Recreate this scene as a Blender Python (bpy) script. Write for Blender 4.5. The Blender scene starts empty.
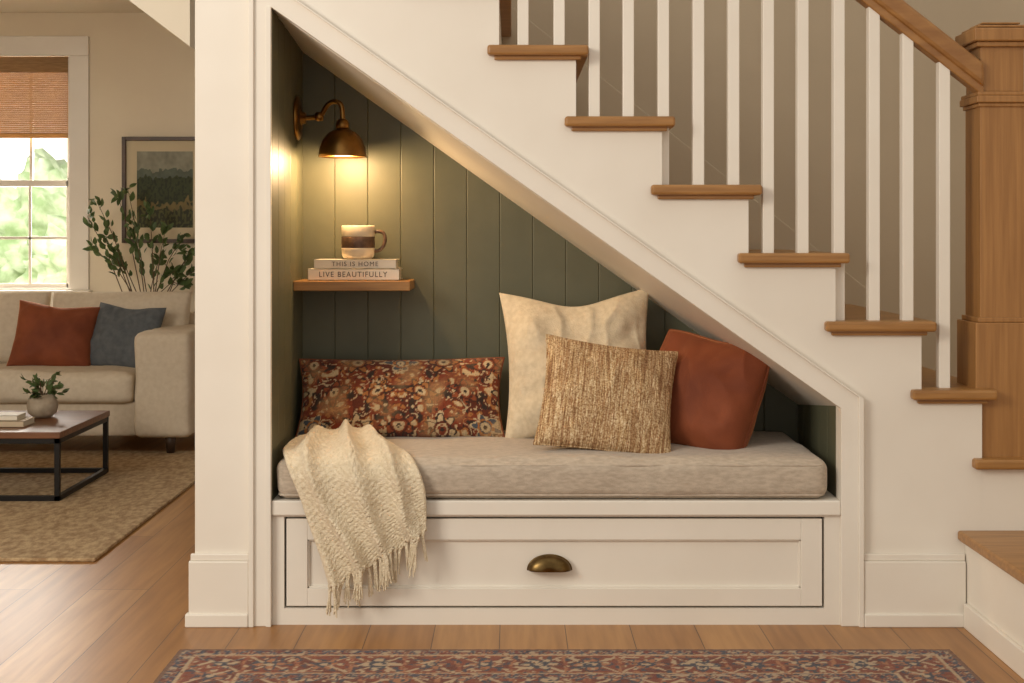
import bpy, bmesh, math, random
import numpy as np
from mathutils import Vector, Matrix, noise
random.seed(7)
D=4.0; F=1360.0; CZ=1.147; VX=512.0; VY=235.0
def X(px,y=0.0): return (px-VX)*(D+y)/F
def Z(py,y=0.0): return CZ-(py-VY)*(D+y)/F
def C(r,g,b):
    f=lambda c:(c/255/12.92 if c/255<=.04045 else ((c/255+.055)/1.055)**2.4)
    return (f(r),f(g),f(b),1.0)
COL=bpy.context.scene.collection
# ---------------------------------------------------------------- materials
def M(name,col,rough=.5,metal=0,col2=None,nscale=5,stretch=(1,1,1),bump=0,bscale=60,bstretch=(1,1,1),sheen=0,lo=.35,hi=.65,emit=0,trans=0,attr=None,detail=5,btype='noise',bdist=.004,tint=None):
    m=bpy.data.materials.new(name); m.use_nodes=True
    nt=m.node_tree; N=nt.nodes; L=nt.links
    b=N['Principled BSDF']
    b.inputs['Base Color'].default_value=col
    b.inputs['Roughness'].default_value=rough
    b.inputs['Metallic'].default_value=metal
    if sheen: 
        b.inputs['Sheen Weight'].default_value=sheen
        b.inputs['Sheen Roughness'].default_value=.4
        if tint: b.inputs['Sheen Tint'].default_value=tint
    tc=N.new('ShaderNodeTexCoord')
    if attr:
        a=N.new('ShaderNodeAttribute'); a.attribute_name=attr
        L.new(a.outputs['Color'],b.inputs['Base Color'])
    elif col2:
        mp=N.new('ShaderNodeMapping'); mp.inputs['Scale'].default_value=stretch
        n=N.new('ShaderNodeTexNoise'); n.inputs['Scale'].default_value=nscale; n.inputs['Detail'].default_value=detail
        r=N.new('ShaderNodeValToRGB'); r.color_ramp.elements[0].position=lo; r.color_ramp.elements[1].position=hi
        r.color_ramp.elements[0].color=col; r.color_ramp.elements[1].color=col2
        L.new(tc.outputs['Object'],mp.inputs[0]); L.new(mp.outputs[0],n.inputs['Vector']); L.new(n.outputs['Fac'],r.inputs[0]); L.new(r.outputs[0],b.inputs['Base Color'])
    if bump:
        mp=N.new('ShaderNodeMapping'); mp.inputs['Scale'].default_value=bstretch
        if btype=='noise':
            n=N.new('ShaderNodeTexNoise'); n.inputs['Scale'].default_value=bscale; n.inputs['Detail'].default_value=3; o=n.outputs['Fac']
        else:
            n=N.new('ShaderNodeTexVoronoi'); n.inputs['Scale'].default_value=bscale; o=n.outputs['Distance']
        bp=N.new('ShaderNodeBump'); bp.inputs['Strength'].default_value=min(1,bump); bp.inputs['Distance'].default_value=bdist
        L.new(tc.outputs['Object'],mp.inputs[0]); L.new(mp.outputs[0],n.inputs['Vector']); L.new(o,bp.inputs['Height']); L.new(bp.outputs[0],b.inputs['Normal'])
    if emit:
        b.inputs['Emission Color'].default_value=col; b.inputs['Emission Strength'].default_value=emit
    if trans:
        t=N.new('ShaderNodeBsdfTranslucent'); t.inputs[0].default_value=col
        mx=N.new('ShaderNodeMixShader'); mx.inputs[0].default_value=trans
        L.new(b.outputs[0],mx.inputs[1]); L.new(t.outputs[0],mx.inputs[2]); L.new(mx.outputs[0],N['Material Output'].inputs[0])
    return m
white=M('white_paint',C(235,228,216),.42,col2=C(230,222,209),nscale=3,bump=.05,bscale=30)
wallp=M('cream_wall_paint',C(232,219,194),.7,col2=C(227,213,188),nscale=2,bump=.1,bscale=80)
shaded_wall=M('shaded_wall_paint',C(190,174,149),.75,col2=C(184,168,143),nscale=2,bump=.1,bscale=80)  # shade on the wall behind the stair is put into this darker base colour
ceilm=M('ceiling_paint',C(230,220,200),.8)
green=M('olive_green_paint',C(96,95,74),.5,col2=C(88,88,68),nscale=6,bump=.12,bscale=25,bstretch=(1,1,.2))
oakx=M('oak_along_x',C(172,125,70),.38,col2=C(138,95,48),nscale=9,stretch=(.6,6,9),bump=.15,bscale=40,bstretch=(.5,5,8),lo=.3,hi=.75)
oakz=M('oak_along_z',C(170,123,71),.38,col2=C(144,100,54),nscale=9,stretch=(9,9,.35),bump=.12,bscale=40,bstretch=(6,6,.3),lo=.3,hi=.75)
oakdiag=M('oak_rail',C(166,120,68),.35,col2=C(140,96,52),nscale=9,stretch=(1,6,3))
linen=M('linen_cushion',C(198,183,164),.9,col2=C(178,163,145),nscale=120,stretch=(.35,1,1),bump=.5,bscale=420,sheen=.2)
creamf=M('cream_boucle_fabric',C(222,206,178),.95,col2=C(208,191,161),nscale=60,bump=.5,bscale=260,sheen=.2)
rustf=M('rust_velvet',C(136,68,34),.8,col2=C(108,49,22),nscale=5,bump=.25,bscale=250,sheen=.8,tint=(.85,.36,.15,1))
sofaf=M('sofa_fabric',C(212,197,174),.95,col2=C(204,188,164),nscale=40,bump=.25,bscale=200,bdist=.002)
bluef=M('blue_grey_fabric',C(96,99,101),.95,col2=C(82,86,89),nscale=30,bump=.4,bscale=200)
knit=M('cream_knit_wool',C(230,215,188),.95,col2=C(214,197,166),nscale=90,bump=.8,bscale=210,btype='vor',sheen=.3,bdist=.003)
brass=M('aged_brass',C(158,118,64),.32,1,col2=C(120,86,44),nscale=14)
darkbrass=M('antique_brass',C(122,98,60),.36,1,col2=C(92,72,42),nscale=30)
blackm=M('black_metal',C(34,31,29),.45,.6)
dark=M('dark_gap',C(20,18,16),.9)
walnut=M('walnut_wood',C(128,82,50),.35,col2=C(98,60,35),nscale=8,stretch=(.6,6,6))
framem=M('dark_frame_wood',C(84,60,40),.45,col2=C(64,45,30),nscale=12)
matm=M('mat_board',C(206,190,158),.9)
jute=M('jute_weave',C(198,170,130),.95,col2=C(156,126,90),nscale=45,stretch=(1,.5,1),bump=1,bscale=120,bstretch=(1,2.2,1),btype='vor')
leafm=M('leaf_green',C(92,110,62),.55,col2=C(66,86,44),nscale=12,trans=.15)
stemm=M('stem_brown',C(96,74,52),.8)
potm=M('stone_pot',C(176,160,138),.8,col2=C(150,134,112),nscale=20,bump=.4)
paper=M('book_paper',C(224,214,194),.85,col2=C(205,195,172),nscale=30,stretch=(.2,.2,25))
coverm=M('book_cover',C(226,216,198),.6)
coverm2=M('book_cover_grey',C(212,203,187),.6)
ink=M('spine_ink',C(72,62,54),.7)
bamboo=M('bamboo_slats',C(196,160,112),.7,col2=C(146,112,72),nscale=16,stretch=(1.2,1,30),trans=.3)
mugc=M('cream_glaze',C(222,204,174),.3)
mugd=M('dark_stoneware',C(78,54,38),.45,col2=C(102,76,56),nscale=60,bump=.3)
carpet=M('woven_pile_colours',C(120,60,40),.95,attr='Col',bump=.6,bscale=300,sheen=.1)
paintm=M('painted_canvas',C(120,60,40),.7,attr='Col',bump=.3,bscale=90)
bulbm=M('glowing_bulb',(1,.72,.38,1),.4,emit=14)
tree_m=M('garden_foliage',C(212,222,188),.9,col2=C(150,172,124),nscale=5,bump=1,bscale=8)  # very pale base colour imitates overexposed daylight on the foliage
grassm=M('garden_lawn',C(205,214,178),.9,col2=C(185,197,156),nscale=2)
# tweed
tweed=bpy.data.materials.new('striped_tweed'); tweed.use_nodes=True
nt=tweed.node_tree;N=nt.nodes;L=nt.links;b=N['Principled BSDF'];b.inputs['Roughness'].default_value=.95
tc=N.new('ShaderNodeTexCoord')
def nz(scale,st):
    mp=N.new('ShaderNodeMapping'); mp.inputs['Scale'].default_value=st
    n=N.new('ShaderNodeTexNoise'); n.inputs['Scale'].default_value=scale; n.inputs['Detail'].default_value=2
    L.new(tc.outputs['Object'],mp.inputs[0]); L.new(mp.outputs[0],n.inputs['Vector']); return n
n1=nz(190,(1.1,.2,1.1)); n2=nz(40,(1.7,.01,.10)); 
r1=N.new('ShaderNodeValToRGB'); e=r1.color_ramp.elements
e[0].position=.36; e[0].color=C(172,146,116); e[1].position=.62; e[1].color=C(240,228,206)
x=e.new(.5); x.color=C(216,196,166)
r2=N.new('ShaderNodeValToRGB'); e=r2.color_ramp.elements
e[0].position=.36; e[0].color=C(160,124,88); e[1].position=.64; e[1].color=C(182,150,114)
for p_,c_ in ((.43,C(208,184,148)),(.47,C(248,238,218)),(.50,C(204,178,142)),(.55,C(166,128,90)),(.585,C(244,232,210))):
    x=e.new(p_); x.color=c_
mx=N.new('ShaderNodeMixRGB'); mx.blend_type='MULTIPLY'; mx.inputs[0].default_value=.92
L.new(n1.outputs[0],r1.inputs[0]);L.new(n2.outputs[0],r2.inputs[0]);L.new(r1.outputs[0],mx.inputs[1]);L.new(r2.outputs[0],mx.inputs[2]);L.new(mx.outputs[0],b.inputs['Base Color'])
bp=N.new('ShaderNodeBump');bp.inputs['Strength'].default_value=.8;bp.inputs['Distance'].default_value=.004;L.new(n1.outputs[0],bp.inputs['Height']);L.new(bp.outputs[0],b.inputs['Normal'])
# floor planks
floorm=bpy.data.materials.new('oak_floor_planks'); floorm.use_nodes=True
nt=floorm.node_tree;N=nt.nodes;L=nt.links;b=N['Principled BSDF']
tc=N.new('ShaderNodeTexCoord'); mp=N.new('ShaderNodeMapping'); mp.inputs['Rotation'].default_value=(0,0,math.pi/2); mp.inputs['Location'].default_value=(.4,.035,0)
br=N.new('ShaderNodeTexBrick'); br.inputs['Scale'].default_value=1; br.inputs['Brick Width'].default_value=2.1; br.inputs['Row Height'].default_value=.19
br.inputs['Mortar Size'].default_value=.0014; br.inputs['Mortar Smooth'].default_value=.3; br.offset=.37
br.inputs['Color1'].default_value=C(180,132,78); br.inputs['Color2'].default_value=C(162,113,62); br.inputs['Mortar'].default_value=C(84,54,30); br.inputs['Bias'].default_value=0
L.new(tc.outputs['Object'],mp.inputs[0]); L.new(mp.outputs[0],br.inputs['Vector'])
n1=nz(4,(9,.6,1)); r1=N.new('ShaderNodeValToRGB'); e=r1.color_ramp.elements; e[0].position=.3;e[0].color=(.64,.57,.49,1);e[1].position=.65;e[1].color=(1,1,1,1)
n1.inputs['Detail'].default_value=6
L.new(n1.outputs[0],r1.inputs[0]); mx=N.new('ShaderNodeMixRGB'); mx.blend_type='MULTIPLY'; mx.inputs[0].default_value=.8
L.new(br.outputs[0],mx.inputs[1]);L.new(r1.outputs[0],mx.inputs[2]);L.new(mx.outputs[0],b.inputs['Base Color'])
b.inputs['Roughness'].default_value=.38
bp=N.new('ShaderNodeBump');bp.inputs['Strength'].default_value=.4;bp.inputs['Distance'].default_value=.002;bp.invert=True;L.new(br.outputs['Fac'],bp.inputs['Height']);L.new(bp.outputs[0],b.inputs['Normal'])
# ---------------------------------------------------------------- mesh helpers
def obj(name,me,mat=None,smooth=False):
    o=bpy.data.objects.new(name,me); COL.objects.link(o)
    if mat: me.materials.append(mat)
    if smooth:
        for p in me.polygons: p.use_smooth=True
    return o
def frombm(name,bm,mat,smooth=False):
    bmesh.ops.recalc_face_normals(bm,faces=bm.faces)
    me=bpy.data.meshes.new(name); bm.to_mesh(me); bm.free()
    return obj(name,me,mat,smooth)
def addbox(bm,a,b,bev=0,seg=2):
    r=bmesh.ops.create_cube(bm,size=1)
    vs=r['verts']
    for v in vs:
        v.co=Vector([(a[i]+b[i])/2+v.co[i]*(b[i]-a[i]) for i in range(3)])
    if bev:
        es=list({e for v in vs for e in v.link_edges})
        bmesh.ops.bevel(bm,geom=es,offset=bev,segments=seg,profile=.5,affect='EDGES')
def boxes(name,lst,mat,bev=0,seg=2,smooth=False):
    bm=bmesh.new()
    for a,b in lst: addbox(bm,a,b,bev,seg)
    return frombm(name,bm,mat,smooth)
def box(name,a,b,mat,bev=0,seg=2,smooth=False): return boxes(name,[(a,b)],mat,bev,seg,smooth)
def addprism(bm,pts,y0,y1,bev=0):
    v0=[bm.verts.new((x,y0,z)) for x,z in pts]; v1=[bm.verts.new((x,y1,z)) for x,z in pts]
    n=len(pts); fs=[bm.faces.new(v0),bm.faces.new(v1[::-1])]
    for i in range(n): fs.append(bm.faces.new((v0[i],v1[i],v1[(i+1)%n],v0[(i+1)%n])))
    if bev:
        bmesh.ops.recalc_face_normals(bm,faces=fs)
        es=list({e for v in v0+v1 for e in v.link_edges})
        bmesh.ops.bevel(bm,geom=es,offset=bev,segments=2,profile=.5,affect='EDGES')
def prism(name,pts,y0,y1,mat,bev=0):
    bm=bmesh.new(); addprism(bm,pts,y0,y1,bev); return frombm(name,bm,mat)
def lathe(name,prof,c,mat,n=40,smooth=True,sides=None,axis='z'):
    bm=bmesh.new(); rings=[]
    n=sides or n; off=math.pi/4 if sides==4 else 0; k=math.sqrt(2) if sides==4 else 1
    for r,z in prof:
        ring=[]
        for i in range(n):
            a=off+2*math.pi*i/n; p=(k*r*math.cos(a),k*r*math.sin(a),z)
            if axis=='x': p=(z,p[0],p[1])
            if axis=='y': p=(p[0],z,p[1])
            ring.append(bm.verts.new((c[0]+p[0],c[1]+p[1],c[2]+p[2])))
        rings.append(ring)
    for a,b in zip(rings,rings[1:]):
        for i in range(n): bm.faces.new((a[i],a[(i+1)%n],b[(i+1)%n],b[i]))
    if prof[0][0]>1e-4: bm.faces.new(rings[0][::-1])
    if prof[-1][0]>1e-4: bm.faces.new(rings[-1])
    bmesh.ops.remove_doubles(bm,verts=bm.verts,dist=1e-5)
    return frombm(name,bm,mat,smooth)
def tube(name,pts,r,mat,cyc=False,res=3,kind='POLY'):
    cu=bpy.data.curves.new(name,'CURVE'); cu.dimensions='3D'; cu.bevel_depth=r; cu.bevel_resolution=res; cu.use_fill_caps=True
    s=cu.splines.new('NURBS' if kind=='NURBS' else 'POLY'); s.points.add(len(pts)-1)
    for p,q in zip(s.points,pts): p.co=(q[0],q[1],q[2],1)
    if kind=='NURBS': s.order_u=3; s.use_endpoint_u=not cyc; s.resolution_u=8
    s.use_cyclic_u=cyc
    o=bpy.data.objects.new(name,cu); COL.objects.link(o); cu.materials.append(mat); return o
def tubes(name,paths,r,mat,res=1,rad=None):
    cu=bpy.data.curves.new(name,'CURVE'); cu.dimensions='3D'; cu.bevel_depth=r; cu.bevel_resolution=res; cu.use_fill_caps=True
    for pts in paths:
        s=cu.splines.new('POLY'); s.points.add(len(pts)-1)
        for i,(p,q) in enumerate(zip(s.points,pts)):
            p.co=(q[0],q[1],q[2],1)
            if rad: p.radius=rad(i/(len(pts)-1))
    o=bpy.data.objects.new(name,cu); COL.objects.link(o); cu.materials.append(mat); return o
def group(name,parts,loc=(0,0,0)):
    e=bpy.data.objects.new(name,None); COL.objects.link(e); e.empty_display_size=.1; e.location=loc
    bpy.context.view_layer.update()
    inv=Matrix.Translation(-Vector(loc))
    for p in parts: p.parent=e; p.matrix_parent_inverse=inv
    return e
# ---------------------------------------------------------------- room shell
YB=.59     # nook back
YW=1.0     # wall behind the stair
YR=4.4     # living room far wall
box('floor',(-5,-5,-.05),(4,5,0),floorm)
risers=[155,241,327,413,499,576,662,748.5,835.5,921.5,982]
vals=[-226,-158,-90,-22,46,117,185,253,321,389]
TH=.030
n=len(risers)
tt={}
for k in range(1,n): tt[k]=Z(vals[k-1])
pts=[(X(195),0),(X(272)-.012,0),(X(272)-.012,Z(8)+.006),(X(272),Z(8)),(X(840),Z(408)),(X(840),0),(X(982),0)]
for k in range(n-1,0,-1):
    pts.append((X(risers[k]),tt[k]-TH)); pts.append((X(risers[k-1]),tt[k]-TH))
pts=[p for p in pts if p[0]>=X(195)-1e-6]
pts.append((X(241),tt[2]+.2)); pts.append((X(195),tt[2]+.2))
prism('wall_front',pts,0,.05,white)
box('wall_column_side',(X(195),.05,0),(X(272)-.012,1.1,2.6),white)
# living room
wx0=X(-60,YR); wx1=X(70,YR); wz0=Z(290,YR); wz1=Z(56,YR)
boxes('wall_back',[((-5,YR,0),(wx0,YR+.15,2.52)),((wx1,YR,0),(3,YR+.15,2.52)),((wx0,YR,0),(wx1,YR+.15,wz0)),((wx0,YR,wz1),(wx1,YR+.15,2.52))],wallp)
box('wall_left',(-5.1,-5,0),(-5,4.6,2.52),wallp)
box('ceiling',(-5.1,1.0,2.52),(3,4.6,2.6),ceilm)
box('wall_stair',(X(195),YW,0),(3.2,1.1,3.4),shaded_wall)
box('wall_right',(3.2,-5,0),(3.3,1.1,3.4),wallp)
prism('trim_bulkhead',[(-1.75,2.52),(-1.75,2.26),(X(130,1.2),Z(0,1.2)),(X(196,1.2),Z(50,1.2)),(X(196,1.2),2.52)],1.1,1.7,ceilm)
boxes('baseboard_back',[((-5,YR-.018,0),(3,YR,.17)),((-5,YR-.024,0),(3,YR,.03))],white,.003)
s=.795
def zline(x): return Z(253)-(x-X(748))*s
prism('trim_stair_skirt',[(X(300),zline(X(300))+.34),(1.3,zline(1.3)+.34),(1.3,zline(1.3)-.2),(X(300),zline(X(300))-.2)],YW-.016,YW,shaded_wall,.004)
# ---- nook linings
def fz(px): return Z(8+(px-272)*(400/568.))
def bz(x): return Z(50+(VX+x*F/(D+YB)-303)*(355/495.),YB)
x0=X(272); x1=X(840)
bm=bmesh.new()
P=[(x0-.012,.05,fz(272)+.006),(x1,.05,fz(840)),(x1,YB+.01,bz(x1)),(x0-.012,YB+.01,bz(x0))]
a=[bm.verts.new(p) for p in P]; b_=[bm.verts.new((p[0]+.012,p[1],p[2]+.018)) for p in P]
bm.faces.new(a); bm.faces.new(b_[::-1])
for i in range(4): bm.faces.new((a[i],b_[i],b_[(i+1)%4],a[(i+1)%4]))
frombm('ceiling_nook_soffit',bm,white)
BZ=Z(500)
bm=bmesh.new(); pw=.1115; xx=x0-.004
while xx<x1:
    xe=min(xx+pw,x1)
    addprism(bm,[(xx,BZ-.1),(xe,BZ-.1),(xe,bz(xe)+.006),(xx,bz(xx)+.006)],YB,YB+.014,.003)
    xx=xe
addbox(bm,(x0-.012,YB+.012,.0),(x1+.012,YB+.02,bz(x1)))
frombm('wall_nook_back_panelling',bm,green)
bm=bmesh.new(); yy=.0
while yy<YB:
    ye=min(yy+pw,YB)
    zt=fz(272)-(fz(272)-bz(x0))*ye/YB
    addbox(bm,(x0-.012,yy,BZ-.1),(x0,ye,zt+.004),.003); yy=ye
frombm('wall_nook_left_panelling',bm,green)
bm=bmesh.new(); yy=.0502
while yy<YB:
    ye=min(yy+pw,YB)
    addbox(bm,(x1,yy,BZ-.1),(x1+.014,ye,fz(840)+.02),.003); yy=ye
frombm('wall_nook_right_panelling',bm,green)
# ---- trims
cas=[(X(272),0),(X(272),Z(8)),(X(840),Z(408)),(X(840),0),(X(862),0),(X(862),Z(398)),(X(250),Z(398-(862-250)*400/568.)),(X(250),0)]
prism('trim_nook_casing',cas,-.016,0,white,.002)
def zo(px): return Z(398-(862-px)*400/568.)
bead=[(X(250),0),(X(250),zo(250)),(X(862),Z(398)),(X(862),0),(X(857),0),(X(857),zo(857)-.006),(X(255),zo(255)-.006),(X(255),0)]
prism('trim_casing_bead',bead,-.026,-.0155,white,.002)
prism('trim_casing_inner_bead',[(X(267),0),(X(267),Z(8)),(X(272),Z(8)),(X(272),0)],-.022,-.0155,white,.001)
boxes('baseboard_column',[((X(190),-.02,0),(X(250)-.001,0,Z(560))),((X(190)+.004,-.013,Z(560)),(X(250)-.001,0,Z(553))),((X(187),-.028,0),(X(250)-.001,0,Z(612))),
   ((X(190),0,0),(X(195),1.12,Z(560)))],white,.003)
boxes('baseboard_right',[((X(862)+.001,-.02,0),(X(964),0,Z(560))),((X(862)+.001,-.013,Z(560)),(X(964),0,Z(553))),((X(862)+.001,-.028,0),(X(964),0,Z(612)))],white,.003)
# ---- staircase
bmT=bmesh.new(); bmR=bmesh.new()
for k in range(1,n):
    xa=X(risers[k-1]); xb=X(risers[k]); zt=tt[k]
    addbox(bmT,(xa,.0,zt-TH),(xb+.036,YW-.02,zt),.004)
    addbox(bmT,(xa-.034,-.034,zt-TH),(xb+.036,.003,zt),.008,3)
    addbox(bmT,(xa-.014,-.014,zt-TH-.012),(xb+.014,.0,zt-TH+.002),.003)
    zn=tt[k+1] if k+1<n else Z(458)
    addbox(bmR,(xb-.016,.05,zn-.002),(xb,YW-.02,zt-TH))
addbox(bmT,(X(972),-.034,Z(458)-TH),(2.1,YW-.02,Z(458)),.008,3)
addbox(bmR,(X(981.9),.0,0),(2.08,YW-.02,Z(458)-TH))
PZ=Z(530)
addbox(bmT,(X(957),-1.06,PZ-TH),(2.5,.0,PZ),.008,3)
addbox(bmR,(X(965),-1.03,0),(2.5,-.001,PZ-TH))
addbox(bmT,(X(957),-1.36,PZ/2-TH),(2.5,-1.031,PZ/2),.008,3)
addbox(bmR,(X(965),-1.33,0),(2.5,-1.03,PZ/2-TH))
addbox(bmR,(X(965)-.014,-1.03,0),(X(965),-.03,.072),.003)
t1=frombm('oak_treads',bmT,oakx); r1_=frombm('white_risers',bmR,white)
bx=[385,419,454,489,523,559,594,628,663,698,733,767.5,802,838,873,906.5,943]
YBAL=.045
def raillow(x): return Z(12,YBAL)-(x-X(873,YBAL))*.785
bm=bmesh.new()
for p in bx:
    xc=X(p,YBAL)
    k=max(i for i in range(1,n) if X(risers[i-1])-.002<=xc)
    w=.0165
    addbox(bm,(xc-w,YBAL-w,tt[k]-.002),(xc+w,YBAL+w,raillow(xc)+.02),.002)
bal=frombm('white_balusters',bm,white)
xa=X(300); xb=X(980,.06); 
za=raillow(xa); zb=raillow(xb)
def railpoly(h0,h1): return [(xa,za+h0),(xb,zb+h0),(xb,zb+h1),(xa,za+h1)]
h1=prism('handrail_lower',railpoly(0,.03),YBAL-.022,YBAL+.022,oakdiag,.004)
h2=prism('handrail_upper',railpoly(.026,.098),YBAL-.032,YBAL+.032,oakdiag,.012)
NY=.10
S=(D+NY)/F
nbx=[(19,27,25),(25,28.5,31),(30,32,45),(26,45,50),(21.5,49,94),(25.5,94,98),(26.5,98,105),(24,105,109),(22,108,320),(25,316,321),(28.5,321,459)]
cx=X(994.5,NY)
bm=bmesh.new()
for r,ya,yb in [(q[0],q[1],q[2]) for q in nbx]:
    a_,b__=(min(ya,yb),max(ya,yb))
    addbox(bm,(cx-r*S,NY-r*S,Z(b__,NY)),(cx+r*S,NY+r*S,Z(a_,NY)),.003 if r<29 else .004,2)
new=frombm('newel_post',bm,oakz)
group('staircase',[t1,r1_,bal,h1,h2,new])
# ---- bench with drawer
by0=.002
parts=[]
bm=bmesh.new()
addbox(bm,(x0,by0,0),(X(284),.03,Z(514))); addbox(bm,(X(824.5),by0,0),(x1,.03,Z(514)))
addbox(bm,(X(284),by0,0),(X(824.5),.03,Z(608.5))); addbox(bm,(X(284),by0,Z(517)),(X(824.5),.03,Z(514)))
parts.append(frombm('face_frame',bm,white))
parts.append(box('seat_board',(x0,-.012,Z(515)),(x1,YB,BZ),white,.004))
parts.append(box('carcass',(x0+.01,.04,.01),(x1-.01,YB,Z(516)),dark))
dx0,dx1,dz0,dz1=X(286.3),X(822.3),Z(606.3),Z(519)
r=.062
bm=bmesh.new()
addbox(bm,(dx0,by0,dz0),(dx0+r,.024,dz1),.0015);addbox(bm,(dx1-r,by0,dz0),(dx1,.024,dz1),.0015)
addbox(bm,(dx0+r,by0,dz0),(dx1-r,.024,dz0+.052),.0015);addbox(bm,(dx0+r,by0,dz1-.062),(dx1-r,.024,dz1),.0015)
addbox(bm,(dx0+r-.002,by0+.014,dz0+.05),(dx1-r+.002,.026,dz1-.06))
a0,a1,c0,c1=dx0+r,dx1-r,dz0+.052,dz1-.062
for A,B in [((a0,c0),(a1,c0+.005)),((a0,c1-.005),(a1,c1)),((a0,c0),(a0+.005,c1)),((a1-.005,c0),(a1,c1))]:
    addbox(bm,(A[0],by0+.006,A[1]),(B[0],by0+.016,B[1]),.001)
parts.append(frombm('drawer_front',bm,white))
bm=bmesh.new(); cx=X(549.5); cz=Z(570); W=.064; H=.044; Dp=.03
rows=[]
for j in range(9):
    t=j/8*math.pi/2; row=[]
    for i in range(25):
        a=math.pi*i/24
        row.append(bm.verts.new((cx+W*math.cos(a)*(math.cos(t)**.55 if j<8 else 0.0),by0-.001-Dp*math.sin(t), cz+H*math.sin(a)*(math.cos(t)**.7 if j<8 else 0))))
    rows.append(row)
for A,B in zip(rows,rows[1:]):
    for i in range(24): bm.faces.new((A[i],A[i+1],B[i+1],B[i]))
bmesh.ops.remove_doubles(bm,verts=bm.verts,dist=1e-5)
cup=frombm('cup_pull',bm,darkbrass,True); m=cup.modifiers.new('s','SOLIDIFY'); m.thickness=.003
lip=tube('cup_pull_rim',[(cx+W*math.cos(math.pi*i/24),by0-.002,cz+H*math.sin(math.pi*i/24)) for i in range(25)],.003,darkbrass)
parts+=[cup,lip]
group('storage_bench',parts)
# ---- cushion
def softbox(name,a,b,mat,bev,puff=.01,seed=0,cuts=24,wr=.003,lvl=1):
    bm=bmesh.new(); addbox(bm,a,b)
    bmesh.ops.subdivide_edges(bm,edges=bm.edges,cuts=cuts,use_grid_fill=True)
    c=(Vector(a)+Vector(b))/2; h=(Vector(b)-Vector(a))/2
    for v in bm.verts:
        d=v.co-c; q=[d[i]/h[i] for i in range(3)]
        inner=[max(-(h[i]-bev),min(h[i]-bev,d[i])) for i in range(3)]
        o=Vector([d[i]-inner[i] for i in range(3)])
        if o.length>1e-9: o=o.normalized()*bev
        p=Vector(inner)+o
        f=(1-q[0]**2)*(1-q[1]**2) if abs(q[2])>.99 else 0
        g=(1-q[0]**4)*(1-q[2]**2) if abs(q[1])>.99 else 0
        p.z+=puff*(f**.5 if f>0 else 0)*(1 if q[2]>0 else -.0)
        p.y+=puff*.4*g*(1 if q[1]>0 else -1)
        nn=noise.noise(Vector((v.co.x*7+seed,v.co.y*9,v.co.z*9)))
        if o.length>0 and q[2]>-.95: p+=o.normalized()*nn*wr
        v.co=c+p
    return frombm(name,bm,mat,True)
cz0=BZ+.001; CT=Z(459)
cu=[]
cu.append(softbox('cushion_body',(X(275.5),-.010,cz0),(X(828),YB-.012,CT),linen,.034,.012,3,cuts=60,wr=.005))
def piping(z,name):
    xa,xb,ya,yb=X(276)+.006,X(827)-.006,-.006,YB-.018; rr=.03; pts=[]
    for (cx,cy,a0) in [(xb-rr,ya+rr,-90),(xb-rr,yb-rr,0),(xa+rr,yb-rr,90),(xa+rr,ya+rr,180)]:
        for i in range(7):
            a=math.radians(a0+i*15); pts.append((cx+rr*math.cos(a),cy+rr*math.sin(a),z))
    return tube(name,pts,.0035,linen,cyc=True)
cu.append(piping(CT-.018,'piping_top')); cu.append(piping(cz0+.014,'piping_bottom'))
group('seat_cushion',cu)
SEAT=CT+.004
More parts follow.
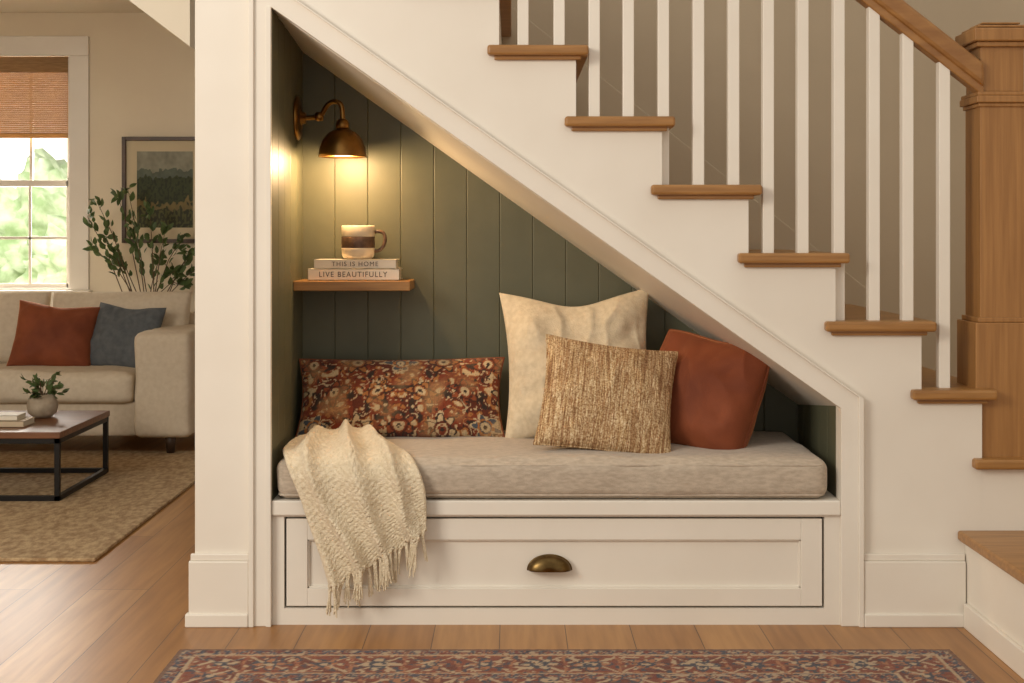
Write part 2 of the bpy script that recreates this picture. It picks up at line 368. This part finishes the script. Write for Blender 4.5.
# ---- pillows
def pillow(name,w,h,t,mat,loc,lean=15,roll=0,yaw=0,n=(70,70),seed=0,conc=.07,wr=.008,colfn=None,power=.5,pipe=False,sag=.0,bend=0,dent=0,rc=0):
    nu,nv=n; bm=bmesh.new()
    lay=bm.verts.layers.float_vector.new('cc')
    def sil(u,v):
        k=1-rc*(u*u*v*v)**1.5
        return (w/2*u*(1-conc*(1-v*v)*abs(u))*k, h/2*v*(1-conc*(1-u*u)*abs(v))*k)
    for side in (-1,1):
        g=[]
        for j in range(nv+1):
            row=[]
            for i in range(nu+1):
                su=-1+2*i/nu; sv=-1+2*j/nv
                u=.5*su+.5*math.sin(math.pi/2*su); v=.5*sv+.5*math.sin(math.pi/2*sv)
                f=max(0,(1-u*u)*(1-v*v))**power
                x,z=sil(u,v)
                r=math.hypot(u,v); an=math.atan2(v,u)
                k=max(0,min(1,(r-.35)/.6)); k=k*k*(3-2*k)
                cr=noise.noise(Vector((math.cos(an)*3.2,math.sin(an)*3.2,seed+r*1.6)))*wr*2.0*k
                nn=noise.noise(Vector((x*5,z*6,seed+side)))*wr*2.2
                rd=1-abs(noise.noise(Vector((x*9+z*3,z*5-x*2,seed+7*side))))*2.2
                nn+=max(0,rd)**3*wr*.7
                dn=-dent*math.exp(-((u*1.6)**2))*max(0,v-.1)*f
                y=side*(t/2*f*(1+sag*(-v))+dn)+side*(cr+nn)*min(1,f*1.5)
                z+= -sag*.04*f-dent*.8*math.exp(-(u*2.0)**2)*max(0,v)**3
                y+=bend*(u*u)*w
                vt=bm.verts.new((x,y,z))
                if colfn: vt[lay]=colfn(x,z)[:3]
                row.append(vt)
            g.append(row)
        for j in range(nv):
            for i in range(nu): bm.faces.new((g[j][i],g[j][i+1],g[j+1][i+1],g[j+1][i]))
    bmesh.ops.remove_doubles(bm,verts=bm.verts,dist=1e-6)
    bmesh.ops.recalc_face_normals(bm,faces=bm.faces)
    cc=[tuple(v[lay]) for v in bm.verts] if colfn else None
    me=bpy.data.meshes.new(name); bm.to_mesh(me); bm.free()
    if colfn:
        at=me.color_attributes.new(name='Col',type='FLOAT_COLOR',domain='POINT')
        at.data.foreach_set('color',np.array([c+(1.0,) for c in cc],dtype=np.float32).ravel())
    o=obj(name,me,mat,True)
    R=Matrix.Rotation(math.radians(yaw),4,'Z')@Matrix.Rotation(-math.radians(lean),4,'X')@Matrix.Rotation(math.radians(roll),4,'Y')
    o.matrix_world=Matrix.Translation(loc)@R
    if pipe:
        pp=[]
        K=40
        def e(u,v):
            a_,b_=sil(u,v); return (a_,bend*u*u*w,b_-dent*.8*math.exp(-(u*2.0)**2)*max(0,v)**3)
        for i in range(K): pp.append(e(-1+2*i/K,-1))
        for i in range(K): pp.append(e(1,-1+2*i/K))
        for i in range(K): pp.append(e(1-2*i/K,1))
        for i in range(K): pp.append(e(-1,1-2*i/K))
        c=tube(name+'_seam',pp,.003,mat if not colfn else rustf,cyc=True,res=2); c.parent=o
    return o
pal=[C(132,58,32),C(100,44,26),C(174,112,60),C(204,178,138),C(58,42,34),C(150,76,42),C(78,84,92)]
def kilim(x,z):
    x=round(x/.0026)*.0026; z=round(z/.0026)*.0026
    ax=abs(x)
    k=9.0
    wx=ax+.012*noise.noise(Vector((ax*13,z*13,2))); wz=z+.012*noise.noise(Vector((ax*13,z*13,9)))
    row=math.floor(wz*k+.5); sx_=wx*k*.8+(row%2)*.5
    cx=sx_-math.floor(sx_)-.5; cz=(wz*k+.5)%1-.5
    r=math.hypot(cx,cz); a=math.atan2(cz,cx); 
    ci=(math.floor(sx_)*3+row*5)%4
    n=noise.noise(Vector((x*80,z*80,3))); n2=noise.noise(Vector((x*13,z*13,4))); n3=noise.noise(Vector((ax*36,z*36,6)))
    c=pal[0] if n2>-.15 else pal[1]
    if n3>.22: c=pal[2]
    if n3>.34: c=pal[3]
    if n3<-.36: c=pal[4]
    if abs(n3+.12)<.035: c=pal[2] if n2>0 else pal[3]
    pet=.31+.09*math.cos(a*6+ci)
    if r<pet:
        c=[pal[2],pal[6],pal[3],pal[5]][ci]
        if r>pet-.05: c=pal[4] if ci!=1 else pal[3]
        elif .15<r<.21: c=pal[1] if ci!=1 else pal[2]
        if r<.12: c=pal[3] if ci in(0,1,3) else pal[0]
        if r<.05: c=pal[4]
    if n>.42: c=pal[3]
    elif n<-.44: c=pal[4]
    # worn, faded areas
    wr_=max(0,min(.45,n2*1.1+.12*n)); t=C(186,150,104)
    f=.88+.35*noise.noise(Vector((x*260,z*260,1)))
    return tuple((c[i]*(1-wr_)+t[i]*wr_)*f for i in range(3))
def motif(x,z,k,seed,P,rnd=.004):
    x=round(x/rnd)*rnd; z=round(z/rnd)*rnd
    wx=x+.012*noise.noise(Vector((x*14,z*14,seed))); wz=z+.012*noise.noise(Vector((x*14,z*14,seed+9)))
    cx=(wx*k)%1-.5; cz=(wz*k)%1-.5; ci=math.floor(wx*k)+math.floor(wz*k)
    r=math.hypot(cx,cz); a=math.atan2(cz,cx)
    pet=r-.30-.10*math.cos(a*(4 if ci%2 else 6))
    n=noise.noise(Vector((x*45,z*45,seed+3)))
    n2=noise.noise(Vector((x*9,z*9,seed+4)))
    if r<.08: c=P[3]
    elif r<.16: c=P[4]
    elif pet<-.06: c=P[2] if ci%3 else P[3]
    elif pet<.0: c=P[4]
    else:
        d=abs(abs(cx)-abs(cz))
        c=P[3] if d<.04 else (P[0] if n2>-.1 else P[1])
        if abs(cx)>.46 or abs(cz)>.46: c=P[5] if n>0 else P[2]
    if n>.32: c=P[3]
    elif n<-.35: c=P[4]
    f=.82+.35*noise.noise(Vector((x*200,z*200,1)))
    return (c[0]*f,c[1]*f,c[2]*f)
pillow('kilim_lumbar_pillow',.675,.275,.16,carpet,(-.362,.43,SEAT+.122),lean=24,roll=-.5,n=(250,106),seed=2,conc=.06,wr=.007,colfn=kilim,pipe=True,sag=.1)
pillow('cream_throw_pillow',.50,.50,.19,creamf,(.215,.435,SEAT+.232),lean=15,roll=-2,yaw=0,seed=11,conc=.10,wr=.012,sag=.18,dent=.04,power=.50,n=(90,90))
pillow('woven_tweed_pillow',.415,.375,.14,tweed,(.293,.175,SEAT+.157),lean=32,roll=9,yaw=4,seed=23,conc=.07,wr=.007,sag=.15,pipe=True,power=.48)
pillow('rust_velvet_pillow',.390,.375,.20,rustf,(.600,.285,SEAT+.156),lean=22,roll=9,yaw=-34,seed=41,conc=.02,wr=.008,power=.42,sag=.25,pipe=True,dent=.012,rc=.05,n=(90,90))
# ---- throw
ctl=[(0,(-.660,.36,.0),(-.45,.38,.0)),(.14,(-.685,.22,0),(-.39,.25,0)),(.28,(-.685,.07,0),(-.335,.08,0)),(.36,(-.665,-.004,-.004),(-.295,0,-.004)),
(.42,(-.645,-.034,-.035),(-.270,-.034,-.035)),(.52,(-.615,-.038,-.10),(-.255,-.038,-.085)),(.66,(-.585,-.038,-.19),(-.252,-.038,-.13)),(.82,(-.552,-.036,-.28),(-.25,-.036,-.17)),(1,(-.525,-.034,-.375),(-.252,-.034,-.21))]
ss=[c[0] for c in ctl]
def ci(s,side,k): return float(np.interp(s,ss,[c[side][k] for c in ctl]))
NU,NV=130,200
bm=bmesh.new(); g=[]
for j in range(NV+1):
    s=j/NV; row=[]
    Lp=Vector([sum(ci(min(1,max(0,s+d)),1,k) for d in(-.03,0,.03))/3 for k in range(3)])
    Rp=Vector([sum(ci(min(1,max(0,s+d)),2,k) for d in(-.03,0,.03))/3 for k in range(3)])
    hang=min(1,max(0,(s-.30)/.12))
    for i in range(NU+1):
        t=i/NU
        ph=2*math.pi*(3.4*t+.35*math.sin(s*3.2)+.2)+1.9*noise.noise(Vector((t*2,s*2.2,4)))
        p=Lp.lerp(Rp,min(1,max(0,t+.022*math.cos(ph)*min(1,t*8,(1-t)*8))))
        fold=(.5+.5*math.sin(ph))**1.2
        fold2=.5+.5*noise.noise(Vector((t*4,s*4,8)))
        kn=.0018*math.sin(s*NV*.9)*math.sin(t*NU*.85+(j//4))
        kn+=.0025*noise.noise(Vector((t*50,s*80,1)))
        amp=(.034*(1-hang)+.038*hang)
        u_=min(1,s/.22); u_=u_*u_*(3-2*u_)
        off=amp*fold*(.55+.75*fold2)*u_+.012+kn
        off+=.035*math.exp(-((s-.14)/.09)**2)*math.sin(math.pi*t)**.8*(.6+.8*fold2)
        nrm=Vector((0,-hang,1-hang)); nrm.normalize()
        edge=min(1,min(t,1-t)/.06); off=.010+(off-.010)*(edge**.6)
        q=p+nrm*off; q.z+=SEAT
        if s>.97: q.z+=.006*math.sin(t*40)
        row.append(bm.verts.new(q))
    g.append(row)
for j in range(NV):
    for i in range(NU): bm.faces.new((g[j][i],g[j][i+1],g[j+1][i+1],g[j+1][i]))
ends=[tuple(g[NV][i].co) for i in range(0,NU+1,6)]
th=frombm('throw_cloth',bm,knit,True); m=th.modifiers.new('s','SOLIDIFY'); m.thickness=.010; m.offset=0
paths=[]
for e in ends:
    ox0=random.uniform(-.004,.004); lk=random.uniform(.07,.10)
    for q in range(5):
        x,y,z=e; ln=lk+random.uniform(-.012,.008); sx=ox0*2+random.uniform(-.009,.009); ox=random.uniform(-.003,.003)+ox0
        paths.append([(x+random.uniform(-.007,.007),y,z+.008),(x+ox,y-.004,z-.014),(x+ox+sx*.4,y-.002,z-ln*.5),(x+sx+ox,y+random.uniform(-.006,.002),max(.004,z-ln))])
fr=tubes('fringe',paths,.0036,knit,res=1,rad=lambda t:1.2-.6*t)
group('knitted_throw_blanket',[th,fr])
# ---- shelf, books, mug
SY=.386; SZ=Z(281,SY)
box('wall_shelf',(x0+.0005,SY,SZ-.032),(X(410,SY),YB-.001,SZ),oakx,.003)
bk=[]
def book(xa,xb,ya,yb,z,h,cm,nm):
    o=[]
    o.append(boxes(nm+'_cover',[((xa,ya,z),(xb,yb,z+.003)),((xa,ya,z+h-.003),(xb,yb,z+h)),((xa,ya,z),(xb,ya+.004,z+h))],cm,.001))
    o.append(box(nm+'_pages',(xa+.004,ya+.004,z+.003),(xb-.004,yb-.004,z+h-.003),paper)); return o
z1=SZ+.001; 
bk+=book(X(308,.42),X(399,.42),.42,.565,z1,.037,coverm,'lower_book'); bk+=book(X(314,.425),X(396,.425),.425,.56,z1+.0375,.030,coverm2,'upper_book')
def text(s,c,size,mat,nm,stretch=1):
    cu=bpy.data.curves.new(nm,'FONT'); cu.body=s; cu.size=size; cu.align_x='CENTER'; cu.align_y='CENTER'; cu.extrude=.0003; cu.space_character=1.2
    o=bpy.data.objects.new(nm,cu); COL.objects.link(o); cu.materials.append(mat)
    o.matrix_world=Matrix.Translation(c)@Matrix.Rotation(math.pi/2,4,'X')@Matrix.Diagonal((stretch,1,1,1)); return o
bk.append(text('LIVE BEAUTIFULLY',(X(353,.42),.4195,z1+.0185),.025,ink,'spine_lettering_lower',.92))
bk.append(text('THIS IS HOME',(X(355,.425),.4245,z1+.0375+.015),.021,ink,'spine_lettering_upper',1.0))
group('book_stack',bk)
mz=z1+.0685; mc=(X(358,.48),.485,mz)
R=.055;H=.110
mp_=[]
mp_.append(lathe('mug_inside_and_rim',[(R*.985,H*.66),(R,H*.68),(R,H*.97),(R-.002,H),(R-.005,H*.97),(R-.006,.012),(0,.010)],mc,mugc))
mp_.append(lathe('mug_band',[(R*.985,H*.32),(R,H*.34),(R,H*.66),(R*.985,H*.68)],mc,mugd))
mp_.append(lathe('mug_base',[(0,.0),(R*.80,.0),(R*.88,.004),(R*.97,H*.12),(R*1.0,H*.28),(R,H*.32),(R*.985,H*.34)],mc,mugc))
hp=[(mc[0]+R-.004,mc[1],mz+H*.80),(mc[0]+R+.022,mc[1],mz+H*.86),(mc[0]+R+.036,mc[1],mz+H*.66),(mc[0]+R+.030,mc[1],mz+H*.38),(mc[0]+R+.012,mc[1],mz+H*.22),(mc[0]+R-.004,mc[1],mz+H*.24)]
mp_.append(tube('mug_handle',hp,.0062,mugd,kind='NURBS'))
group('coffee_mug',mp_)
# ---- wall lamp
LY=.455; pz=Z(118,LY)
lp=[]
lp.append(lathe('wall_plate',[(.072,0),(.074,.004),(.070,.010),(.050,.014),(.022,.018),(.018,.03),(0,.031)],(x0+.0005,LY,pz),brass,axis='x'))
sx=-.550; SHY=.415
arm=[(x0+.02,LY,pz),(x0+.06,LY,pz),(x0+.085,LY-.01,pz+.008),(x0+.10,LY-.02,pz+.038),(x0+.12,LY-.03,pz+.052),(sx-.008,SHY,pz+.048),(sx,SHY,pz+.025),(sx,SHY,pz-.01)]
lp.append(tube('gooseneck_arm',arm,.008,brass,kind='NURBS',res=4))
rz=Z(157,SHY)
lp.append(lathe('arm_joint',[(0,-.016),(.013,-.013),(.016,0),(.013,.013),(0,.016)],(x0+.075,LY-.006,pz+.004),brass))
sh=lathe('dome_shade',[(.079,0),(.078,.008),(.074,.03),(.064,.056),(.047,.077),(.028,.088),(.020,.092)],(sx,SHY,rz),brass)
bm=bmesh.new(); bm.from_mesh(sh.data); bmesh.ops.delete(bm,geom=[f for f in bm.faces if len(f.verts)>4],context='FACES_ONLY'); bm.to_mesh(sh.data); bm.free()
m=sh.modifiers.new('s','SOLIDIFY'); m.thickness=.002
lp.append(sh)
lp.append(lathe('socket_cap',[(.022,.088),(.022,.105),(.018,.118),(.010,.124),(0,.125)],(sx,SHY,rz),brass))
lp.append(lathe('bulb',[(0,.006),(.015,.010),(.024,.024),(.025,.036),(.018,.055),(.012,.07),(.012,.088),(0,.09)],(sx,SHY,rz),bulbm))
group('brass_wall_sconce',lp)
L_=bpy.data.lights.new('sconce_light','POINT'); L_.energy=12; L_.color=(1,.66,.34); L_.shadow_soft_size=.03
lo=bpy.data.objects.new('sconce_light',L_); lo.location=(sx,SHY,rz-.008); COL.objects.link(lo)
# ---- foreground rug
def colgrid(name,x0_,x1_,y0_,y1_,z,cell,fn,mat):
    nx=int((x1_-x0_)/cell); ny=int((y1_-y0_)/cell)
    xs=np.linspace(x0_,x1_,nx+1); ys=np.linspace(y0_,y1_,ny+1)
    vs=[];cs=[]
    for y in ys:
        for x in xs:
            vs.append((x,y,z+.0012*noise.noise(Vector((x*60,y*60,0))))); cs.append(tuple(fn(x,y))+(1.0,))
    fs=[(j*(nx+1)+i,j*(nx+1)+i+1,(j+1)*(nx+1)+i+1,(j+1)*(nx+1)+i) for j in range(ny) for i in range(nx)]
    me=bpy.data.meshes.new(name); me.from_pydata(vs,[],fs)
    at=me.color_attributes.new(name='Col',type='FLOAT_COLOR',domain='POINT'); at.data.foreach_set('color',np.array(cs,dtype=np.float32).ravel())
    return obj(name,me,mat,True)
RX0,RX1,RY0,RY1=-.911,1.20,-1.75,-.27
palr=[C(128,66,44),C(108,54,38),C(164,110,76),C(182,158,128),C(66,66,76),C(140,76,52)]
palb=[C(72,72,84),C(60,58,68),C(160,108,78),C(176,152,124),C(116,56,42),C(92,88,94)]
def rugc(x,y):
    d=min(x-RX0,RX1-x,y-RY0,RY1-y)
    along=y if (min(x-RX0,RX1-x)<=min(y-RY0,RY1-y)) else x
    if d<.012: c=C(120,86,66)
    elif d<.05: return motif(along,d-.012,26,5,palb,.005)
    elif d<.058: c=C(180,154,122)
    elif d<.20: return motif(along,d-.058+.0,7.04,6,palr,.005)
    elif d<.208: c=C(180,154,122)
    elif d<.25: return motif(along,d-.208,24,7,palb,.005)
    else: return motif(x,y,5.2,8,palr,.005)
    f=.85+.3*noise.noise(Vector((x*150,y*150,1)))
    return (c[0]*f,c[1]*f,c[2]*f)
rg=colgrid('pile',RX0,RX1,RY0,RY1,.011,.005,rugc,carpet)
rb=box('backing',(RX0,RY0,.0005),(RX1,RY1,.0105),M('rug_edge',C(128,92,70),.95,bump=.5,bscale=200))
group('persian_rug',[rb,rg])
# ---- living room furniture
box('jute_rug',(-4.3,.77,.0005),(-1.463,3.15,.014),jute,.004)
sx1=X(190,3.0); sxa=X(133,3.0); sl=-4.35; sy0=3.0; sy1=3.86
sp=[]
sp.append(softbox('base',(sl+.1,sy0+.04,.10),(sxa+.04,sy1,.29),sofaf,.02,.0,cuts=12))
for a,b in [(sxa,sx1),(sl,sl+.29)]:
    sp.append(softbox('arm_rest',(a,sy0,.10),(b,sy1,.64),sofaf,.035,.008,seed=a,cuts=24,wr=.006))
sp.append(softbox('back_frame',(sl+.2,sy1-.2,.12),(sx1-.02,sy1,.70),sofaf,.06,.01,cuts=16,wr=.008))
cw=(sxa-(sl+.29))/2
for i in range(2):
    a=sl+.29+i*cw; b=a+cw
    sp.append(softbox('seat_pad',(a+.003,sy0-.01,.275),(b-.003,sy1-.22,.43),sofaf,.04,.02,seed=i,cuts=18,wr=.008))
cb=(sxa+.16-(sl+.20))/3
for i in range(3):
    a=sl+.20+i*cb; b=a+cb
    sp.append(pillow('back_pad',cb-.01,.42,.26,sofaf,((a+b)/2,sy1-.28,.625),lean=14,seed=50+i,conc=.02,wr=.010,power=.34,n=(40,40)))
for a in (sl+.12,sx1-.12,):
    for y in (sy0+.08,sy1-.1):
        sp.append(lathe('foot',[(.02,0.0),(.032,.11)],(a,y,.0015 if y>3.1 else .0145),framem))
group('sofa',sp)
pillow('rust_sofa_pillow',.44,.38,.18,rustf,(X(56,3.36),3.34,.60),lean=22,roll=6,yaw=8,seed=61,conc=.07,n=(50,50),dent=.02,power=.45)
pillow('blue_sofa_pillow',.40,.37,.17,bluef,(X(124,3.34),3.36,.595),lean=22,roll=4,yaw=-12,seed=67,conc=.07,n=(50,50),dent=.02,power=.45)
# coffee table
tx1=X(60,1.78); ty0,ty1=1.78,2.5; tz=.309; tx0=tx1-1.15; RZ=.0145
ct=[box('table_top',(tx0,ty0,tz-.028),(tx1,ty1,tz),walnut,.003)]
w=.022; fb=[]
for xx in (tx0+.005,tx1-w-.005):
    for yy in (ty0+.005,ty1-w-.005): fb.append(((xx,yy,RZ),(xx+w,yy+w,tz-.028)))
for yy in (ty0+.005,ty1-w-.005):
    fb.append(((tx0+.005,yy,tz-.05),(tx1-.005,yy+w,tz-.028))); fb.append(((tx0+.005,yy,RZ),(tx1-.005,yy+w,RZ+w)))
for xx in (tx0+.005,tx1-w-.005):
    fb.append(((xx,ty0+.005,tz-.05),(xx+w,ty1-.005,tz-.028))); fb.append(((xx,ty0+.005,RZ),(xx+w,ty1-.005,RZ+w)))
ct.append(boxes('metal_frame',fb,blackm,.001)); group('coffee_table',ct)
b2=book(X(-30,2.0),X(30,2.0),1.92,2.07,tz+.001,.026,M('beige_cover',C(196,176,146),.6),'table_book_lower')+book(X(-26,2.0),X(22,2.0),1.94,2.06,tz+.0275,.022,coverm,'table_book_upper')
group('coffee_table_books',b2)
def leaves(name,pts,size,mat,rnd):
    bm=bmesh.new()
    for p,d in pts:
        s=size*rnd.uniform(.7,1.25)
        d=(Vector(d)+Vector([rnd.uniform(-.7,.7) for _ in range(3)])).normalized()
        sd=d.cross(Vector([rnd.uniform(-1,1) for _ in range(3)])).normalized(); up=sd.cross(d)
        P0=Vector(p); cen=[];le=[];ri_=[]
        prof=[0,.30,.36,.24,0]
        for i,wd in enumerate(prof):
            c=P0+d*s*i/4-up*s*.12*(i/4)**2
            if i in(0,4): cen.append(bm.verts.new(c)); le.append(cen[-1]); ri_.append(cen[-1])
            else:
                cen.append(bm.verts.new(c)); le.append(bm.verts.new(c+sd*s*wd*.7+up*s*.05)); ri_.append(bm.verts.new(c-sd*s*wd*.7+up*s*.05))
        for i in range(4):
            for e in (le,ri_):
                q=[cen[i],e[i],e[i+1],cen[i+1]]; u=[]
                for v in q:
                    if v not in u: u.append(v)
                if len(u)>2: bm.faces.new(u)
    return frombm(name,bm,mat,True)
rnd=random.Random(5)
pc=(X(41,2.22),2.24)
pr=[lathe('pot',[(0,0),(.038,0),(.062,.022),(.070,.055),(.060,.09),(.046,.108),(.042,.104),(.04,.08),(0,.08)],(pc[0],pc[1],tz+.001),potm)]
st=[];lf=[]
for i in range(16):
    a=rnd.uniform(0,6.28); R_=rnd.uniform(.03,.10); h=rnd.uniform(.03,.12); p0=Vector((pc[0],pc[1],tz+.08)); p1=p0+Vector((R_*math.cos(a)*.4,R_*math.sin(a)*.4,h*.8)); p2=p0+Vector((R_*math.cos(a),R_*math.sin(a),h))
    st.append([p0,p1,p2])
    for q in range(9):
        t=rnd.uniform(.3,1); c=p1.lerp(p2,t) if q%2 else p0.lerp(p1,.5+.5*t); lf.append((c,(math.cos(a),math.sin(a),.4)))
pr.append(tubes('stems',st,.0015,stemm)); pr.append(leaves('foliage',lf,.036,leafm,rnd))
group('potted_plant',pr)
# tall leafy tree behind sofa
py_=4.12; px_=X(146,py_); 
pr=[lathe('planter',[(0,0),(.11,0),(.14,.03),(.16,.30),(.15,.32),(.14,.30),(.13,.26),(0,.26)],(px_,py_,.001),potm)]
st=[];lf=[]
tips=[(87,216),(97,202),(118,196),(128,190),(103,238),(116,260),(150,212),(165,232),(182,238),(191,252),(176,270),(134,228),(184,286),(94,248),(160,258),(205,240),(215,262)]
for (tx,ty) in tips:
    y=py_+rnd.uniform(-.16,.14)
    p0=Vector((px_+rnd.uniform(-.03,.03),py_,.25)); pm=Vector((px_+rnd.uniform(-.05,.05)+ (X(tx,y)-px_)*.18,py_,.72+rnd.uniform(-.05,.1))); p3=Vector((X(tx,y),y,Z(ty,y)))
    p2=pm.lerp(p3,.55)+Vector((0,0,.05))
    pl=[p0,pm,p2,p3]; st.append(pl)
    for q in range(17):
        t=.25+.75*rnd.random()**.8; c=(pm.lerp(p2,t*2) if t<.5 else p2.lerp(p3,t*2-1)); c=c+Vector([rnd.uniform(-.018,.018) for _ in range(3)]); dd=(p3-pm).normalized(); lf.append((c,dd+Vector((0,-.2,.2))))
    for q in range(5): lf.append((p3+Vector([rnd.uniform(-.025,.025) for _ in range(3)]),(p3-p2)))
pr.append(tubes('branches',st,.0038,stemm,rad=lambda t:1.2-.8*t)); pr.append(leaves('foliage',lf,.056,leafm,rnd))
group('potted_olive_tree',pr)
# painting
fx0,fx1,fz0,fz1=X(123,YR),X(208,YR),Z(243,YR),Z(137,YR); fy=YR-.001
fw=.024
fr_=boxes('frame',[((fx0,fy-.03,fz0),(fx0+fw,fy,fz1)),((fx1-fw,fy-.03,fz0),(fx1,fy,fz1)),((fx0+fw,fy-.03,fz0),(fx1-fw,fy,fz0+fw)),((fx0+fw,fy-.03,fz1-fw),(fx1-fw,fy,fz1))],framem,.002)
mt=box('mat',(fx0+fw,fy-.012,fz0+fw),(fx1-fw,fy-.002,fz1-fw),matm)
gx0,gx1,gz0,gz1=fx0+.09,fx1-.09,fz0+.095,fz1-.09
vs=[];cs=[];nx,nz_=90,110
for j in range(nz_+1):
    for i in range(nx+1):
        u=i/nx;v=j/nz_; vs.append((gx0+(gx1-gx0)*u,fy-.014,gz0+(gz1-gz0)*v))
        nn=noise.noise(Vector((u*5,v*5,0)))*.5+noise.noise(Vector((u*16,v*16,2)))*.4
        n4=noise.noise(Vector((u*26,v*22,5)))
        if v>.76+.10*nn: c=C(142,140,122)
        elif v>.66+.12*nn: c=C(90,98,84)
        elif v>.34+.25*nn: c=C(58,66,38) if n4>-.1 else C(44,50,32)
        elif v>.24+.15*nn: c=C(120,104,62)
        else: c=C(84,84,46) if n4>.05 else C(50,52,32)
        f=1+.5*nn; cs.append((c[0]*f,c[1]*f,c[2]*f,1))
me=bpy.data.meshes.new('painting'); me.from_pydata(vs,[],[(j*(nx+1)+i,j*(nx+1)+i+1,(j+1)*(nx+1)+i+1,(j+1)*(nx+1)+i) for j in range(nz_) for i in range(nx)])
at=me.color_attributes.new(name='Col',type='FLOAT_COLOR',domain='POINT'); at.data.foreach_set('color',np.array(cs,dtype=np.float32).ravel())
group('framed_landscape_painting',[fr_,mt,obj('landscape',me,paintm)])
# window
wp=[]; yo=YR-.02; cwid=.12
wp.append(boxes('casing',[((wx0-cwid,yo,wz0),(wx0,YR,wz1)),((wx1,yo,wz0),(wx1+cwid,YR,wz1)),((wx0-cwid,yo-.005,wz1),(wx1+cwid,YR,wz1+.12)),((wx0-cwid-.02,yo-.05,wz0-.035),(wx1+cwid+.02,YR,wz0)),((wx0-cwid,yo,wz0-.12),(wx1+cwid,YR,wz0-.035))],white,.003))
zm=Z(183,YR); sb=[]
ys0,ys1=YR+.05,YR+.09
def sash(za,zb,ya,yb):
    f=.04
    sb.extend([((wx0,ya,za),(wx0+f,yb,zb)),((wx1-f,ya,za),(wx1,yb,zb)),((wx0,ya,za),(wx1,yb,za+f)),((wx0,ya,zb-f),(wx1,yb,zb))])
    for q in (1,2):
        xm=wx0+(wx1-wx0)*q/3; sb.append(((xm-.009,ya+.005,za),(xm+.009,yb-.005,zb)))
sash(wz0,zm+.02,ys0,ys1-.02); sash(zm-.02,wz1,ys1-.02,ys1+.02)
sb.append(((wx0,ys0+.005,Z(238,YR)-.009),(wx1,ys1-.025,Z(238,YR)+.009)))
sb+= [((wx0-.001,YR,wz0),(wx0+.012,YR+.15,wz1)),((wx1-.012,YR,wz0),(wx1+.001,YR+.15,wz1)),((wx0,YR,wz0),(wx1,YR+.15,wz0+.012))]
wp.append(boxes('sashes',sb,white,.002))
bm=bmesh.new(); z=wz1-.01; zend=Z(133,YR)
while z>zend:
    addbox(bm,(wx0+.014,YR+.012,z-.0108),(wx1-.014,YR+.018,z)); z-=.0118
addbox(bm,(wx0+.014,YR+.008,zend-.03),(wx1-.014,YR+.024,zend)); addbox(bm,(wx0+.014,YR+.004,wz1-.10),(wx1-.014,YR+.011,wz1-.002))
wp.append(frombm('bamboo_shade',bm,bamboo))
group('window_1',wp)
# garden outside
box('ground_garden',(-14,5.0,-.2),(4,16,-.1),grassm)
rnd=random.Random(9); gp=[]
for i in range(9):
    bm=bmesh.new(); bmesh.ops.create_icosphere(bm,subdivisions=5,radius=1)
    c=Vector((-9+i*.95,rnd.uniform(10,13),rnd.uniform(.2,1.5))); s=rnd.uniform(.8,1.3)
    for v in bm.verts:
        k=1+.35*noise.noise(v.co*2.5+Vector((i,0,0)))+.22*noise.noise(v.co*8)+.10*noise.noise(v.co*20)
        v.co=v.co*k*s+c
    gp.append(frombm('shrub_mass',bm,tree_m,True))
group('garden_hedge',gp)
# ---------------------------------------------------------------- light
w=bpy.data.worlds.new('World'); bpy.context.scene.world=w; w.use_nodes=True
wn=w.node_tree; bg=wn.nodes['Background']; bg.inputs[0].default_value=(1,.942,.86,1)
tcw=wn.nodes.new('ShaderNodeTexCoord'); sep=wn.nodes.new('ShaderNodeSeparateXYZ'); rr=wn.nodes.new('ShaderNodeMapRange')
rr.inputs['From Min'].default_value=.6; rr.inputs['From Max'].default_value=.9; rr.inputs['To Min'].default_value=.76; rr.inputs['To Max'].default_value=1.6
wn.links.new(tcw.outputs['Generated'],sep.inputs[0]); wn.links.new(sep.outputs['Y'],rr.inputs['Value']); wn.links.new(rr.outputs[0],bg.inputs[1])
def area(name,loc,target,size,e,col):
    l=bpy.data.lights.new(name,'AREA'); l.shape='RECTANGLE'; l.size,l.size_y=size; l.energy=e; l.color=col
    o=bpy.data.objects.new(name,l); COL.objects.link(o); o.location=loc
    o.rotation_euler=(Vector(target)-Vector(loc)).to_track_quat('-Z','Y').to_euler(); return o
area('window_daylight',((wx0+wx1)/2,YR+.6,1.7),((wx0+wx1)/2+.3,0,.6),(1.2,1.5),95,(1,.94,.84))
area('hedge_fill_light',(-5.5,6.0,5.0),(-5.5,12,.8),(6,2),650,(1,.98,.93))  # added area lamp above the garden, brightens the hedge
area('room_key_light',(-3.4,-3.6,2.6),(.4,0,.6),(1.9,1.5),125,(1,.93,.81))  # added key light behind the camera
cam=bpy.data.cameras.new('camera'); cam.sensor_fit='HORIZONTAL'; cam.sensor_width=36; cam.lens=F/1024*36; cam.shift_y=-(341.5-VY)/1024
co=bpy.data.objects.new('camera',cam); COL.objects.link(co); co.location=(0,-D,CZ); co.rotation_euler=(math.pi/2,0,0)
bpy.context.scene.camera=co
bpy.context.scene.view_settings.view_transform='Standard'
